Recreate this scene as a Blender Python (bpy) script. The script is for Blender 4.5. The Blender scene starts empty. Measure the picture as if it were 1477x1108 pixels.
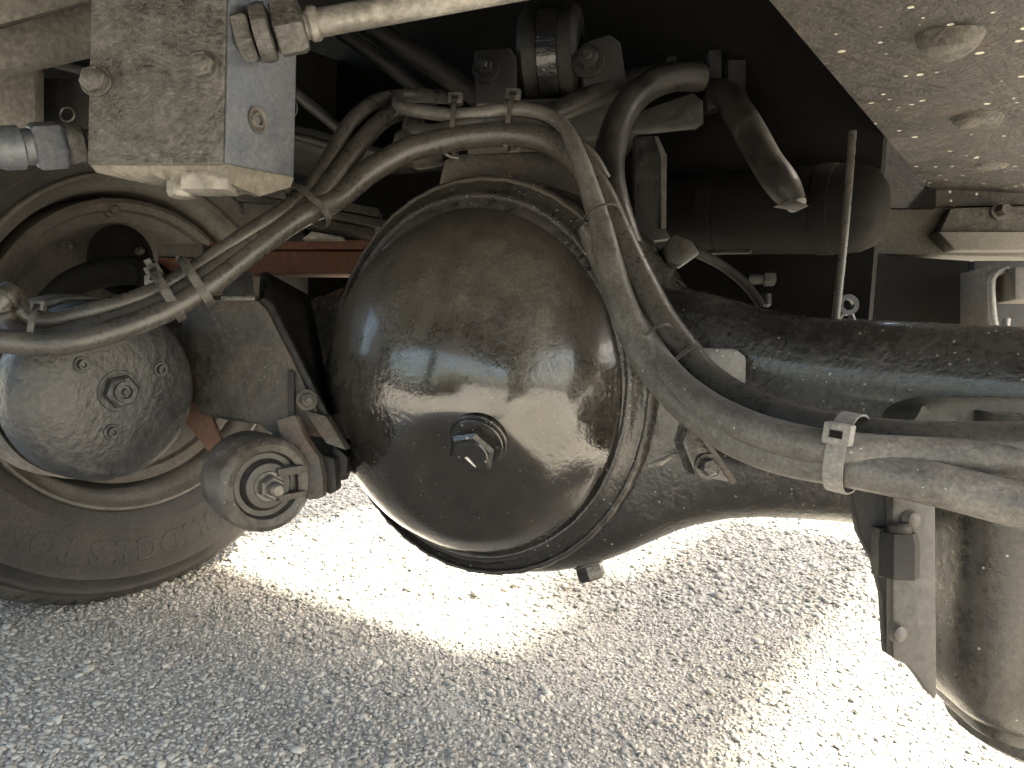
import bpy, bmesh, math, random
import numpy as np
from mathutils import Vector, Matrix

random.seed(7)
rng = np.random.default_rng(7)
SC = bpy.context.scene
COL = SC.collection
V = Vector

# ------------------------------------------------------------------ camera
FPX, CW, CH = 1141.7, 1477.0, 1108.0
CAM = V((0, 0, 0.584))
pit, rol = math.radians(-5.395), math.radians(-2.35)
FW = V((0, math.cos(pit), math.sin(pit)))
R0 = V((1, 0, 0))
U0 = R0.cross(FW)
RT = math.cos(rol) * R0 - math.sin(rol) * U0
UP = math.cos(rol) * U0 + math.sin(rol) * R0
cd = bpy.data.cameras.new('camera')
cam = bpy.data.objects.new('camera', cd)
COL.objects.link(cam)
cd.sensor_width = 36
cd.lens = FPX / CW * 36
cd.clip_start = 0.02
cd.clip_end = 400
cam.matrix_world = Matrix(((RT.x, UP.x, -FW.x, CAM.x), (RT.y, UP.y, -FW.y, CAM.y), (RT.z, UP.z, -FW.z, CAM.z), (0, 0, 0, 1)))
SC.camera = cam

# ------------------------------------------------------------------ sky, sun, exposure
SUN_DIR = V((0.71, -0.056, 1.0)).normalized()
elev = math.asin(SUN_DIR.z)
w = bpy.data.worlds.new('World')
SC.world = w
w.use_nodes = True
nt = w.node_tree
bg = nt.nodes['Background']
sky = nt.nodes.new('ShaderNodeTexSky')
sky.sky_type = 'NISHITA'
sky.sun_disc = False
sky.sun_elevation = elev
sky.dust_density = 6
sky.air_density = 1.2
sky.ozone_density = .6
sky.sun_rotation = math.atan2(SUN_DIR.x, SUN_DIR.y)
nt.links.new(sky.outputs[0], bg.inputs[0])
bg.inputs[1].default_value = 0.15
sd = bpy.data.lights.new('sun', 'SUN')
sd.energy = 5
sd.angle = math.radians(7.0)
sd.color = (1, .95, .86)
sun = bpy.data.objects.new('sun', sd)
COL.objects.link(sun)
sun.rotation_euler = SUN_DIR.to_track_quat('Z', 'Y').to_euler()
vs = SC.view_settings
vs.view_transform = 'Standard'
vs.look = 'None'
vs.exposure = 2.92
vs.gamma = 1
vs.use_white_balance = True
vs.white_balance_temperature = 7100
vs.white_balance_tint = 6
SC.render.engine = 'CYCLES'
SC.cycles.use_denoising = True
SC.cycles.max_bounces = 8
SC.cycles.diffuse_bounces = 5
SC.cycles.caustics_reflective = False
SC.cycles.caustics_refractive = False
SC.cycles.sample_clamp_indirect = 6

# ------------------------------------------------------------------ coordinate helpers
def P(px, py, d):
    """a point of the place, from a bearing in the photograph and its distance"""
    return CAM + d * (FW + RT * ((px - 738.5) / FPX) + UP * ((554 - py) / FPX))
def ray(px, py):
    return (FW + RT * ((px - 738.5) / FPX) + UP * ((554 - py) / FPX))
def PZ(px, py, z):
    r = ray(px, py)
    return CAM + r * ((z - CAM.z) / r.z)
YAW = math.radians(34)
AXC = V((-0.054, 1.062, 0.49))
a_ = V((math.cos(YAW), -math.sin(YAW), 0))
n_ = V((-math.sin(YAW), -math.cos(YAW), 0))
z_ = V((0, 0, 1))
def AX(s, n, z):
    return V((AXC.x, AXC.y, 0)) + a_ * s + n_ * n + z_ * z

# ------------------------------------------------------------------ geometry helpers: each returns (verts, faces)
def frame(axis, up=None):
    t = axis.normalized()
    u = V(up) if up is not None else (V((0, 0, 1)) if abs(t.z) < .9 else V((1, 0, 0)))
    x = u.cross(t).normalized()
    return x, t.cross(x).normalized(), t
def join(*gs):
    vv, ff = [], []
    for v, f in gs:
        o = len(vv)
        vv += list(v)
        ff += [tuple(i + o for i in q) for q in f]
    return vv, ff
def lathe(prof, o, axis, seg=48, a0=0.0, fn=None):
    x, y, t = frame(axis)
    vs_, fs, rings = [], [], []
    for r, h in prof:
        if r < 1e-6:
            rings.append([len(vs_)])
            vs_.append(o + t * h)
        else:
            ring = []
            for k in range(seg):
                an = a0 + 2 * math.pi * k / seg
                rr, hh = (r, h) if fn is None else fn(r, h, k, an)
                ring.append(len(vs_))
                vs_.append(o + t * hh + (x * math.cos(an) + y * math.sin(an)) * rr)
            rings.append(ring)
    for A, B in zip(rings, rings[1:]):
        for k in range(seg):
            k2 = (k + 1) % seg
            if len(A) == 1 and len(B) == 1: continue
            if len(A) == 1: fs.append((A[0], B[k], B[k2]))
            elif len(B) == 1: fs.append((A[k], B[0], A[k2]))
            else: fs.append((A[k], B[k], B[k2], A[k2]))
    return vs_, fs
def box(c, ax, ay, az, sx, sy, sz):
    vs_ = [c + ax * (i * sx / 2) + ay * (j * sy / 2) + az * (k * sz / 2) for i in (-1, 1) for j in (-1, 1) for k in (-1, 1)]
    return vs_, [(0, 1, 3, 2), (4, 6, 7, 5), (0, 4, 5, 1), (2, 3, 7, 6), (0, 2, 6, 4), (1, 5, 7, 3)]
def prism(pts, vec):
    n = len(pts)
    vs_ = [V(p) for p in pts] + [V(p) + vec for p in pts]
    fs = [tuple(range(n))[::-1], tuple(range(n, 2 * n))]
    for i in range(n):
        j = (i + 1) % n
        fs.append((i, j, n + j, n + i))
    return vs_, fs
def cr(pts, sub=8):
    """Catmull-Rom through pts; items may be vectors or floats"""
    out = []
    n = len(pts)
    for i in range(n - 1):
        p0, p1, p2, p3 = pts[max(i - 1, 0)], pts[i], pts[i + 1], pts[min(i + 2, n - 1)]
        for k in range(sub):
            t = k / sub
            out.append(0.5 * ((2 * p1) + (p2 - p0) * t + (2 * p0 - 5 * p1 + 4 * p2 - p3) * t * t + (3 * p1 - p0 - 3 * p2 + p3) * t ** 3))
    out.append(pts[-1])
    return out
def tube(pts, r, seg=14, sub=8, smooth=True, flat=1.0):
    if smooth:
        rs = cr(list(r), sub) if hasattr(r, '__len__') else None
        pts = cr(pts, sub)
        if rs is None: rs = [r] * len(pts)
    else:
        rs = list(r) if hasattr(r, '__len__') else [r] * len(pts)
    vs_, fs = [], []
    t = (pts[1] - pts[0]).normalized()
    x, y, _ = frame(t)
    for i, p in enumerate(pts):
        t2 = (pts[min(i + 1, len(pts) - 1)] - pts[max(i - 1, 0)]).normalized()
        x = (x - t2 * x.dot(t2)).normalized()
        y = t2.cross(x)
        for k in range(seg):
            an = 2 * math.pi * k / seg
            vs_.append(p + (x * math.cos(an) + y * math.sin(an) * flat) * rs[i])
    for i in range(len(pts) - 1):
        for k in range(seg):
            k2 = (k + 1) % seg
            fs.append((i * seg + k, i * seg + k2, (i + 1) * seg + k2, (i + 1) * seg + k))
    fs.append(tuple(range(seg))[::-1])
    fs.append(tuple(range((len(pts) - 1) * seg, len(pts) * seg)))
    return vs_, fs
def hexnut(o, axis, r, h, rot=0.3, hole=0):
    if hole:
        pr = [(hole, 0), (hole, h), (r * .84, h), (r, h * .82), (r, 0)]
    else:
        pr = [(0, h), (r * .84, h), (r, h * .82), (r, 0)]
    return lathe(pr, o, axis, 6, rot)
def disc(o, axis, r, h, seg=28, ch=.2):
    c = h * ch
    return lathe([(0, h), (r - c, h), (r, h - c), (r, 0)], o, axis, seg)
def bolt_geo(o, axis, r, h, washer=1.45, wh=.25, stud=0, rot=.3):
    t = axis.normalized()
    gs = [disc(o, t, r * washer, h * wh), hexnut(o + t * h * wh * .9, t, r, h, rot)]
    if stud: gs.append(disc(o + t * h * 1.1, t, r * .5, stud, 16))
    return join(*gs)
def band(c, axis, xdir, ra, rb, wd, th, seg=28, p=2.4):
    """closed strap round an oval bundle"""
    t = axis.normalized()
    x = (xdir - t * xdir.dot(t)).normalized()
    y = t.cross(x)
    vs_, fs = [], []
    for k in range(seg):
        an = 2 * math.pi * k / seg
        cx, sy = math.cos(an), math.sin(an)
        ex = math.copysign(abs(cx) ** (2 / p), cx)
        ey = math.copysign(abs(sy) ** (2 / p), sy)
        for rr, hh in ((0, -1), (1, -1), (1, 1), (0, 1)):
            vs_.append(c + x * ex * (ra + rr * th) + y * ey * (rb + rr * th) + t * hh * wd / 2)
    for k in range(seg):
        k2 = (k + 1) % seg
        for j in range(4):
            j2 = (j + 1) % 4
            fs.append((k * 4 + j, k * 4 + j2, k2 * 4 + j2, k2 * 4 + j))
    return vs_, fs

class Thing:
    def __init__(s, name, label, cat, loc, group=None, kind=None):
        s.loc = V(loc)
        s.name, s.tags = name, (label, cat, group, kind)
        s.root = None
    def empty(s):
        if s.root is None:
            o = bpy.data.objects.new(s.name, None)
            o.empty_display_size = .02
            COL.objects.link(o)
            o.location = s.loc
            s._tag(o)
        return s.root
    def _tag(s, o):
        label, cat, group, kind = s.tags
        if label: o['label'] = label
        if cat: o['category'] = cat
        if group: o['group'] = group
        if kind: o['kind'] = kind
        s.root = o
    def mesh(s, name, geo, mat, parent=None, bevel=0, angle=38, solo=False, smooth=True, segs=2, label=None):
        vv, ff = geo
        me = bpy.data.meshes.new(name)
        me.from_pydata([tuple(V(v) - s.loc) for v in vv], [], ff)
        bm = bmesh.new()
        bm.from_mesh(me)
        bmesh.ops.recalc_face_normals(bm, faces=bm.faces)
        if bevel:
            es = [e for e in bm.edges if len(e.link_faces) == 2 and e.calc_face_angle(0) > math.radians(28)]
            bmesh.ops.bevel(bm, geom=es, offset=bevel, segments=segs, profile=.6, affect='EDGES', clamp_overlap=True)
        bm.to_mesh(me)
        bm.free()
        if smooth:
            for p in me.polygons: p.use_smooth = True
            me.set_sharp_from_angle(angle=math.radians(angle))
        me.materials.append(mat)
        o = bpy.data.objects.new(name, me)
        COL.objects.link(o)
        if solo:
            o.location = s.loc
            s._tag(o)
        else:
            o.parent = parent if parent is not None else s.empty()
        if label: o['label'] = label
        return o
def single(name, label, cat, loc, geo, mat, group=None, kind=None, **k):
    t = Thing(name, label, cat, loc, group, kind)
    return t.mesh(name, geo, mat, solo=True, **k)

# ------------------------------------------------------------------ materials
def newmat(name):
    m = bpy.data.materials.new(name)
    m.use_nodes = True
    nt = m.node_tree
    return m, nt, nt.nodes['Principled BSDF']
def N(nt, typ, **k):
    n = nt.nodes.new(typ)
    for a, b in k.items():
        if a.startswith('i_'):
            key = a[2:]
            n.inputs[int(key) if key.isdigit() else key].default_value = b
        else: setattr(n, a, b)
    return n
def ramp(nt, src, p0, p1, c0=(0, 0, 0, 1), c1=(1, 1, 1, 1)):
    r = nt.nodes.new('ShaderNodeValToRGB')
    r.color_ramp.elements[0].position = p0
    r.color_ramp.elements[1].position = p1
    r.color_ramp.elements[0].color = c0
    r.color_ramp.elements[1].color = c1
    nt.links.new(src, r.inputs[0])
    return r.outputs[0]
def noise(nt, co, scale, detail=6, rough=.6, dist=0):
    n = N(nt, 'ShaderNodeTexNoise', i_Scale=scale, i_Detail=detail, i_Roughness=rough, i_Distortion=dist)
    nt.links.new(co, n.inputs['Vector'])
    return n.outputs[0]
def mixc(nt, fac, c0, c1, mode='MIX'):
    m = N(nt, 'ShaderNodeMix', data_type='RGBA', blend_type=mode)
    for sock, v in ((m.inputs[0], fac), (m.inputs[6], c0), (m.inputs[7], c1)):
        if hasattr(v, 'is_linked'): nt.links.new(v, sock)
        elif isinstance(v, (int, float)): sock.default_value = v
        else: sock.default_value = (*v, 1) if len(v) == 3 else v
    return m.outputs[2]
def mth(nt, op, x, y=0.0, clamp=False):
    m = N(nt, 'ShaderNodeMath', operation=op, use_clamp=clamp)
    for i, v in enumerate((x, y)):
        if hasattr(v, 'is_linked'): nt.links.new(v, m.inputs[i])
        else: m.inputs[i].default_value = v
    return m.outputs[0]
def bump(nt, h, strength, dist, prev=None):
    b = N(nt, 'ShaderNodeBump', i_Strength=strength, i_Distance=dist)
    nt.links.new(h, b.inputs['Height'])
    if prev: nt.links.new(prev, b.inputs['Normal'])
    return b.outputs[0]
def coords(nt, scale=(1, 1, 1)):
    tc = N(nt, 'ShaderNodeTexCoord')
    mp = N(nt, 'ShaderNodeMapping')
    mp.inputs['Scale'].default_value = scale
    nt.links.new(tc.outputs['Object'], mp.inputs[0])
    return mp.outputs[0]
def grime(name, base, dust, amt=.5, scale=9, rough=(.35, .8), bmp=.25, fine=160, fdist=.0012, metal=0.0, spots=0, spot_col=(.5, .48, .42), spot_scale=70, top=None, third=None, pebble=0, specular=.5, stretch=(1, 1, 1), coat=0, soft=.13, peel=0, spot_cut=.62, streak=0):
    """dirty paint: base paint under uneven dust, speckle and fine relief"""
    base = tuple(c * .85 for c in base)
    lum = sum(dust) / 3
    dust = tuple((c * .58 + lum * .42) * .80 for c in dust)
    m, nt, b = newmat(name)
    co = coords(nt)
    cs = coords(nt, stretch)
    n1 = noise(nt, cs, scale, 8, .62, .4)
    n2 = noise(nt, co, fine, 4, .6)
    n3 = noise(nt, co, scale * 5.3, 6, .7)
    d = mth(nt, 'ADD', mth(nt, 'MULTIPLY', n1, .62), mth(nt, 'MULTIPLY', n3, .38))
    if top:                                   # dust settles on the upper side of the thing
        tc = N(nt, 'ShaderNodeTexCoord')
        sx = N(nt, 'ShaderNodeSeparateXYZ')
        nt.links.new(tc.outputs['Object'], sx.inputs[0])
        g = N(nt, 'ShaderNodeMapRange', i_1=top[0], i_2=top[1], i_3=-top[2], i_4=top[2])
        nt.links.new(sx.outputs['Z'], g.inputs[0])
        d = mth(nt, 'ADD', d, g.outputs[0])
    lo = .5 + (0.5 - amt) * .45
    f = ramp(nt, d, lo - soft, lo + soft)
    f = mth(nt, 'MULTIPLY', f, mth(nt, 'ADD', mth(nt, 'MULTIPLY', n2, .7), .55), True)
    col = mixc(nt, f, base, dust)
    if third:
        n4 = noise(nt, co, scale * 1.7, 7, .65)
        col = mixc(nt, mth(nt, 'MULTIPLY', ramp(nt, n4, .52, .68), third[3]), col, third[:3])
    if streak:
        sn = noise(nt, coords(nt, (1, 1, .06)), 46, 5, .6)
        col = mixc(nt, streak, col, mixc(nt, 1.0, col, ramp(nt, sn, .3, .7, (.45, .44, .42, 1), (1.55, 1.5, 1.42, 1)), 'MULTIPLY'))
    v = ramp(nt, n2, .25, .75, (.72, .72, .72, 1), (1.28, 1.28, 1.28, 1))
    col = mixc(nt, 1.0, col, v, 'MULTIPLY')
    rg = N(nt, 'ShaderNodeMapRange', i_3=rough[0], i_4=rough[1])
    nt.links.new(f, rg.inputs[0])
    rout = mth(nt, 'ADD', rg.outputs[0], mth(nt, 'MULTIPLY', mth(nt, 'SUBTRACT', n3, .5), .22), True)
    nb = bump(nt, n2, bmp, fdist)
    nb = bump(nt, n3, bmp * .8, fdist * 3, nb)
    if pebble:
        vo = N(nt, 'ShaderNodeTexVoronoi', i_Scale=pebble, feature='SMOOTH_F1')
        nt.links.new(co, vo.inputs['Vector'])
        nb = bump(nt, noise(nt, co, pebble * .8, 2, .5), .7, .0022, nb)
    if peel:
        pn = mth(nt, 'MULTIPLY', noise(nt, co, 170, 2, .5), ramp(nt, noise(nt, co, 9, 3, .5), .40, .66))
        nb = bump(nt, pn, peel, .0020, nb)
    if spots:
        vo = N(nt, 'ShaderNodeTexVoronoi', i_Scale=spot_scale, i_Randomness=1.0)
        nt.links.new(co, vo.inputs['Vector'])
        rr = N(nt, 'ShaderNodeSeparateColor')
        nt.links.new(vo.outputs['Color'], rr.inputs[0])
        size = mth(nt, 'MULTIPLY', rr.outputs[0], .26 * spots)
        sf = mth(nt, 'LESS_THAN', vo.outputs['Distance'], mth(nt, 'MULTIPLY', size, mth(nt, 'GREATER_THAN', rr.outputs[1], spot_cut)))
        col = mixc(nt, sf, col, spot_col)
    nt.links.new(col, b.inputs['Base Color'])
    nt.links.new(rout, b.inputs['Roughness'])
    nt.links.new(nb, b.inputs['Normal'])
    b.inputs['Metallic'].default_value = metal
    b.inputs['Specular IOR Level'].default_value = specular
    if coat: nt.links.new(mth(nt, 'MULTIPLY', mth(nt, 'SUBTRACT', 1.0, f), coat, True), b.inputs['Coat Weight'])
    b.inputs['Coat Roughness'].default_value = .09
    return m

DUST = (.17, .145, .115)
DUSTL = (.30, .265, .215)
M = {}
M['cover'] = grime('cover_paint', (.015, .014, .0125), (.105, .090, .072), .24, 7, (.08, .62), .12, 260, .0006, top=(.10, .47, .40), soft=.26, peel=.75, streak=.55, third=(.035, .027, .02, .45), stretch=(1, 1, .35), spots=.6, spot_scale=170, spot_col=(.16, .15, .135), coat=.7, specular=.6)
M['housing'] = grime('housing_paint', (.013, .0125, .012), (.075, .066, .055), .30, 9, (.09, .66), .45, 190, .0016, top=(.05, .6, .12), spots=.8, spot_scale=140, spot_col=(.2, .19, .17), coat=.5, peel=.9, soft=.2)
M['weld'] = grime('weld_bead', (.022, .020, .018), (.09, .077, .06), .45, 14, (.12, .6), .5, 120, .002, top=(.2, .46, .2), coat=.3)
M['black'] = grime('black_steel', (.012, .012, .012), (.04, .036, .031), .35, 12, (.45, .9), .3, 150, .001, specular=.35)
M['void'] = grime('shadowed_steel', (.006, .006, .006), (.014, .013, .012), .4, 8, (.7, .95), .3, 120, .001, specular=.12)  # near-black, with deep shade put into the colour
M['hose'] = grime('hose_rubber', (.022, .021, .020), (.12, .107, .09), .46, 30, (.16, .55), .35, 260, .0006, soft=.3)
M['hose_dry'] = grime('hose_dusty', (.034, .033, .032), (.21, .197, .178), .50, 24, (.22, .66), .5, 260, .0008, soft=.25, spots=.6, spot_scale=120, spot_col=(.34, .33, .31))
M['hose_dark'] = grime('hose_dark', (.014, .0135, .013), (.058, .052, .044), .42, 20, (.35, .75), .25, 260, .0006)
M['tie'] = grime('tie_nylon', (.02, .019, .018), (.11, .10, .085), .5, 40, (.35, .7), .2, 300, .0004)
M['tie_grey'] = grime('tie_grey', (.10, .10, .10), (.27, .26, .24), .55, 40, (.4, .75), .25, 300, .0005)
M['tyre'] = grime('tyre_rubber', (.022, .022, .023), (.095, .078, .062), .45, 7, (.62, .9), .3, 200, .0008)
M['tread'] = grime('tread_rubber', (.045, .040, .034), (.14, .115, .09), .55, 18, (.75, .95), .4, 160, .0015)
M['rim'] = grime('rim_paint', (.075, .070, .062), (.20, .175, .145), .52, 8, (.45, .8), .25, 160, .001)
M['drum'] = grime('drum_steel', (.05, .045, .040), (.15, .125, .10), .5, 8, (.5, .85), .4, 130, .0016, third=(.11, .07, .045, .4))
M['chamber'] = grime('chamber_paint', (.019, .020, .022), (.062, .062, .062), .42, 14, (.32, .68), .4, 170, .0014, pebble=150)
M['chamber_side'] = grime('chamber_side', (.05, .048, .045), (.27, .24, .20), .55, 6, (.3, .7), .25, 170, .001)
M['bracket'] = grime('bracket_steel', (.028, .026, .023), (.12, .105, .085), .48, 11, (.4, .85), .6, 130, .0022, third=(.085, .045, .028, .6), spots=.6, spot_scale=160, spot_col=(.22, .2, .17))
M['bush'] = grime('bush_rubber', (.035, .032, .029), (.17, .145, .115), .5, 12, (.32, .75), .4, 150, .0014, third=(.11, .065, .042, .4), spots=.6, spot_scale=150, spot_col=(.28, .26, .22))
M['nut'] = grime('nut_steel', (.09, .085, .078), (.20, .18, .15), .45, 25, (.3, .7), .3, 220, .0008, metal=.35)
M['block'] = grime('valve_block', (.065, .064, .060), (.20, .194, .178), .46, 34, (.24, .7), .6, 170, .002, metal=.2, pebble=150)
M['block_side'] = grime('valve_block_side', (.085, .10, .13), (.18, .195, .225), .45, 14, (.35, .7), .2, 200, .0008, metal=.25)
M['pipe'] = grime('pipe_dirty', (.13, .122, .11), (.44, .41, .365), .55, 16, (.3, .75), .5, 120, .002, metal=.25)
M['mud'] = grime('mud_crust', (.13, .116, .093), (.32, .29, .235), .55, 14, (.7, .95), .7, 90, .003)
M['beam'] = grime('beam_paint', (.09, .083, .072), (.25, .228, .195), .55, 7, (.5, .85), .3, 150, .001)
M['rust'] = grime('rust_red', (.15, .052, .026), (.24, .11, .06), .5, 8, (.7, .95), .4, 120, .002)
M['rail'] = grime('rail_underside', (.016, .0145, .013), (.058, .051, .042), .48, 9, (.35, .8), .9, 90, .004, third=(.075, .045, .03, .4), spots=1.0, spot_scale=62, spot_cut=.55, spot_col=(.55, .53, .47))
M['rivet'] = grime('rivet_paint', (.05, .045, .038), (.22, .20, .165), .45, 30, (.3, .7), .9, 110, .004)
M['cross'] = grime('crossmember_paint', (.06, .054, .045), (.15, .133, .108), .5, 6, (.5, .85), .3, 130, .001)
M['pod'] = grime('pod_paint', (.022, .021, .020), (.095, .087, .075), .48, 8, (.16, .55), .4, 150, .001, streak=.6, stretch=(1, 1, .25), spots=.5, spot_scale=90, spot_col=(.33, .31, .28))
M['pod_flange'] = grime('pod_flange', (.026, .024, .022), (.10, .091, .079), .55, 7, (.4, .75), .2, 150, .001)
M['glint'] = grime('bare_steel', (.16, .155, .145), (.28, .265, .235), .5, 30, (.25, .6), .5, 150, .0015, metal=.5)
M['white'] = grime('white_paint_dab', (.75, .74, .70), (.6, .58, .52), .3, 40, (.5, .7), .2, 200, .0006)
M['bronze'] = grime('old_brass', (.22, .20, .14), (.33, .30, .22), .5, 20, (.35, .7), .3, 150, .001, metal=.3)
M['wet'] = grime('wet_oil', (.02, .018, .016), (.06, .05, .04), .3, 20, (.06, .3), .1, 200, .0004, coat=.8)
M['green'] = grime('olive_pad', (.045, .042, .034), (.10, .09, .066), .5, 9, (.4, .8), .3, 150, .0015)

def ground_mat(name, stones):
    m, nt, b = newmat(name)
    co = coords(nt)
    big = noise(nt, co, 1.1, 4, .6)
    fine = noise(nt, co, 180, 4, .65)
    if stones:
        at = N(nt, 'ShaderNodeAttribute', attribute_name='rnd')
        r = nt.nodes.new('ShaderNodeValToRGB')
        els = r.color_ramp.elements
        els[0].position, els[0].color = 0, (.22, .214, .20, 1)
        els[1].position, els[1].color = 1, (.62, .60, .56, 1)
        for p, c in ((.3, (.32, .31, .288, 1)), (.62, (.41, .397, .366, 1)), (.88, (.49, .474, .435, 1)), (.955, (.50, .45, .38, 1))):
            e = els.new(p)
            e.color = c
        nt.links.new(at.outputs['Fac'], r.inputs[0])
        col = r.outputs[0]
    else:
        vo = N(nt, 'ShaderNodeTexVoronoi', i_Scale=120)
        nt.links.new(co, vo.inputs['Vector'])
        sp = N(nt, 'ShaderNodeSeparateColor')
        nt.links.new(vo.outputs['Color'], sp.inputs[0])
        col = ramp(nt, sp.outputs[0], 0, 1, (.17, .163, .15, 1), (.40, .385, .352, 1))
    col = mixc(nt, 1.0, col, ramp(nt, big, .3, .7, (.82, .81, .79, 1), (1.12, 1.1, 1.06, 1)), 'MULTIPLY')
    col = mixc(nt, 1.0, col, ramp(nt, fine, .25, .75, (.75, .75, .75, 1), (1.22, 1.22, 1.22, 1)), 'MULTIPLY')
    nt.links.new(col, b.inputs['Base Color'])
    b.inputs['Roughness'].default_value = .62
    nt.links.new(bump(nt, fine, .4, .0015), b.inputs['Normal'])
    return m
M['ground'] = ground_mat('asphalt_binder', False)
M['stone'] = ground_mat('asphalt_stone', True)

# ------------------------------------------------------------------ ground
def build_ground():
    gx = [-60, -20, -8] + list(np.arange(-3, 3.001, .25)) + [8, 20, 60]
    vs_, fs = [], []
    for y in gx:
        for x in gx:
            vs_.append(V((x, y + 1, 0)))
    k = len(gx)
    for j in range(k - 1):
        for i in range(k - 1):
            fs.append((j * k + i, j * k + i + 1, (j + 1) * k + i + 1, (j + 1) * k + i))
    g = single('ground', None, None, (0, 0, 0), (vs_, fs), M['ground'], kind='structure')
    # chippings rolled into the binder
    bm = bmesh.new()
    bmesh.ops.create_icosphere(bm, subdivisions=2, radius=1)
    tv = np.array([v.co[:] for v in bm.verts])
    tf = np.array([[v.index for v in f.verts] for f in bm.faces])
    bm.free()
    bm = bmesh.new()
    bmesh.ops.create_icosphere(bm, subdivisions=1, radius=1)
    lv = np.array([v.co[:] for v in bm.verts])
    lf = np.array([[v.index for v in f.verts] for f in bm.faces])
    bm.free()
    tem = []
    for base, fa in ((tv, tf), (lv, lf)):
        vs8 = []
        for _ in range(8):
            t = base.copy()
            for _k in range(9):                     # chop planes off a ball: angular chips
                d = rng.normal(size=3)
                d /= np.linalg.norm(d)
                h = rng.uniform(.55, .85)
                q = t @ d
                t -= np.outer(np.maximum(q - h, 0), d)
            vs8.append(t)
        tem.append((vs8, fa))
    def scatter(name, label, region, pitch, size, lod):
        x0, x1, y0, y1 = region
        xs, ys = np.meshgrid(np.arange(x0, x1, pitch), np.arange(y0, y1, pitch))
        pts = np.stack([xs.ravel(), ys.ravel()], 1)
        pts += rng.uniform(-.48, .48, pts.shape) * pitch
        # keep what the lens can see, with a margin
        d = pts[:, 1]
        keep = (np.abs(pts[:, 0]) < .74 * d + .12)
        pts = pts[keep]
        n = len(pts)
        VV, FF = [], []
        t8, fa = tem[lod]
        nv = len(t8[0])
        sz = size * np.exp(rng.normal(0, .34, n))
        rn = np.clip(rng.beta(2.2, 2.2, n), 0, 1)
        ang = rng.uniform(0, 2 * np.pi, n)
        el = rng.uniform(.65, 1.25, (n, 2))
        kk = rng.integers(0, 8, n)
        zt = rng.uniform(-.25, .45, n)
        tilt = rng.normal(0, .25, (n, 2))
        for i in range(n):
            t = t8[kk[i]]
            c, s = math.cos(ang[i]), math.sin(ang[i])
            x = t[:, 0] * el[i, 0]
            y = t[:, 1] * el[i, 1]
            z = t[:, 2] * .56 + x * tilt[i, 0] + y * tilt[i, 1] + zt[i]
            VV.append(np.stack([pts[i, 0] + sz[i] * (c * x - s * y), pts[i, 1] + sz[i] * (s * x + c * y), sz[i] * z - .0005], 1))
        VV = np.concatenate(VV).astype(np.float32)
        FF = (fa[None] + (np.arange(n) * nv)[:, None, None]).reshape(-1, 3).astype(np.int32)
        me = bpy.data.meshes.new(name)
        me.vertices.add(len(VV))
        me.vertices.foreach_set('co', VV.ravel())
        me.loops.add(FF.size)
        me.loops.foreach_set('vertex_index', FF.ravel())
        me.polygons.add(len(FF))
        me.polygons.foreach_set('loop_start', np.arange(0, FF.size, 3, dtype=np.int32))
        me.update(calc_edges=True)
        at = me.attributes.new('rnd', 'FLOAT', 'POINT')
        at.data.foreach_set('value', np.repeat(rn, nv).astype(np.float32))
        me.materials.append(M['stone'])
        o = bpy.data.objects.new(name, me)
        COL.objects.link(o)
        o['label'], o['category'], o['kind'] = label, 'gravel', 'stuff'
    scatter('gravel', 'pale grey chippings of the road surface in the foreground', (-1.3, 1.3, .72, .98), .0057, .0035, 0)
    scatter('gravel', 'pale grey chippings of the road surface below the differential', (-1.3, 1.3, .98, 1.52), .0058, .0035, 1)
    scatter('gravel', 'pale grey chippings of the road surface beyond the axle', (-1.7, 1.7, 1.52, 2.9), .0092, .0054, 1)
build_ground()

# ------------------------------------------------------------------ bulk added around the axle for shade, dark gaps and reflections
def build_shade_bulk():
    t = Thing('shade_deck', 'unseen cargo deck added over the axle for its shade', 'added deck', AX(0, 0, 1.4))
    t.mesh('deck_floor', box(AX(0, .165, 1.43), a_, n_, z_, 2.9, 1.57, .06), M['void'])  # added out of view to shade the axle and ground
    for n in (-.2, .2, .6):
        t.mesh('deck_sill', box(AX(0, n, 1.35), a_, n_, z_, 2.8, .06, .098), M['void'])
    single('dark_backing_wall', 'black wall added behind the torque rod bush to darken the background', 'crossmember', AX(-.4, -.41, .74),
           box(AX(-.39, -.40, .985), a_, n_, z_, 1.62, .03, .79), M['void'])  # wall added to blacken the background and hide open sky
    single('backdrop', 'black gearbox bulk added to close the view behind the axle', 'backdrop', AX(0, -2.3, .25),
           join(box(AX(-.9, -2.45, .73), a_, n_, z_, 7.2, .3, .9), box(AX(0, -2.42, 1.28), a_, n_, z_, .6, .3, .2)), M['void'], bevel=.03)  # block added to shut off the bright view under the truck
    # tail end added behind the camera to block sky and shape reflections
    e = Thing('reflection_frame', 'unseen tail frame added behind the camera to shape reflections', 'added frame', AX(0, 1.0, .8))
    e.mesh('sky_block_beam', box(AX(0, .98, 1.09), a_, n_, z_, 2.9, .06, .58), M['void'])
    e.mesh('reflection_bar', box(AX(-.35, 1.02, .47), a_, n_, z_, 1.2, .08, .10), M['void'], bevel=.01)
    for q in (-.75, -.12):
        e.mesh('reflection_post', box(AX(q, .99, .66), a_, n_, z_, .09, .05, .29), M['void'], bevel=.006)
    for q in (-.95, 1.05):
        e.mesh('reflection_flap', box(AX(q, .93, .53), a_, n_, z_, .52, .012, .56), M['void'])
build_shade_bulk()

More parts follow.
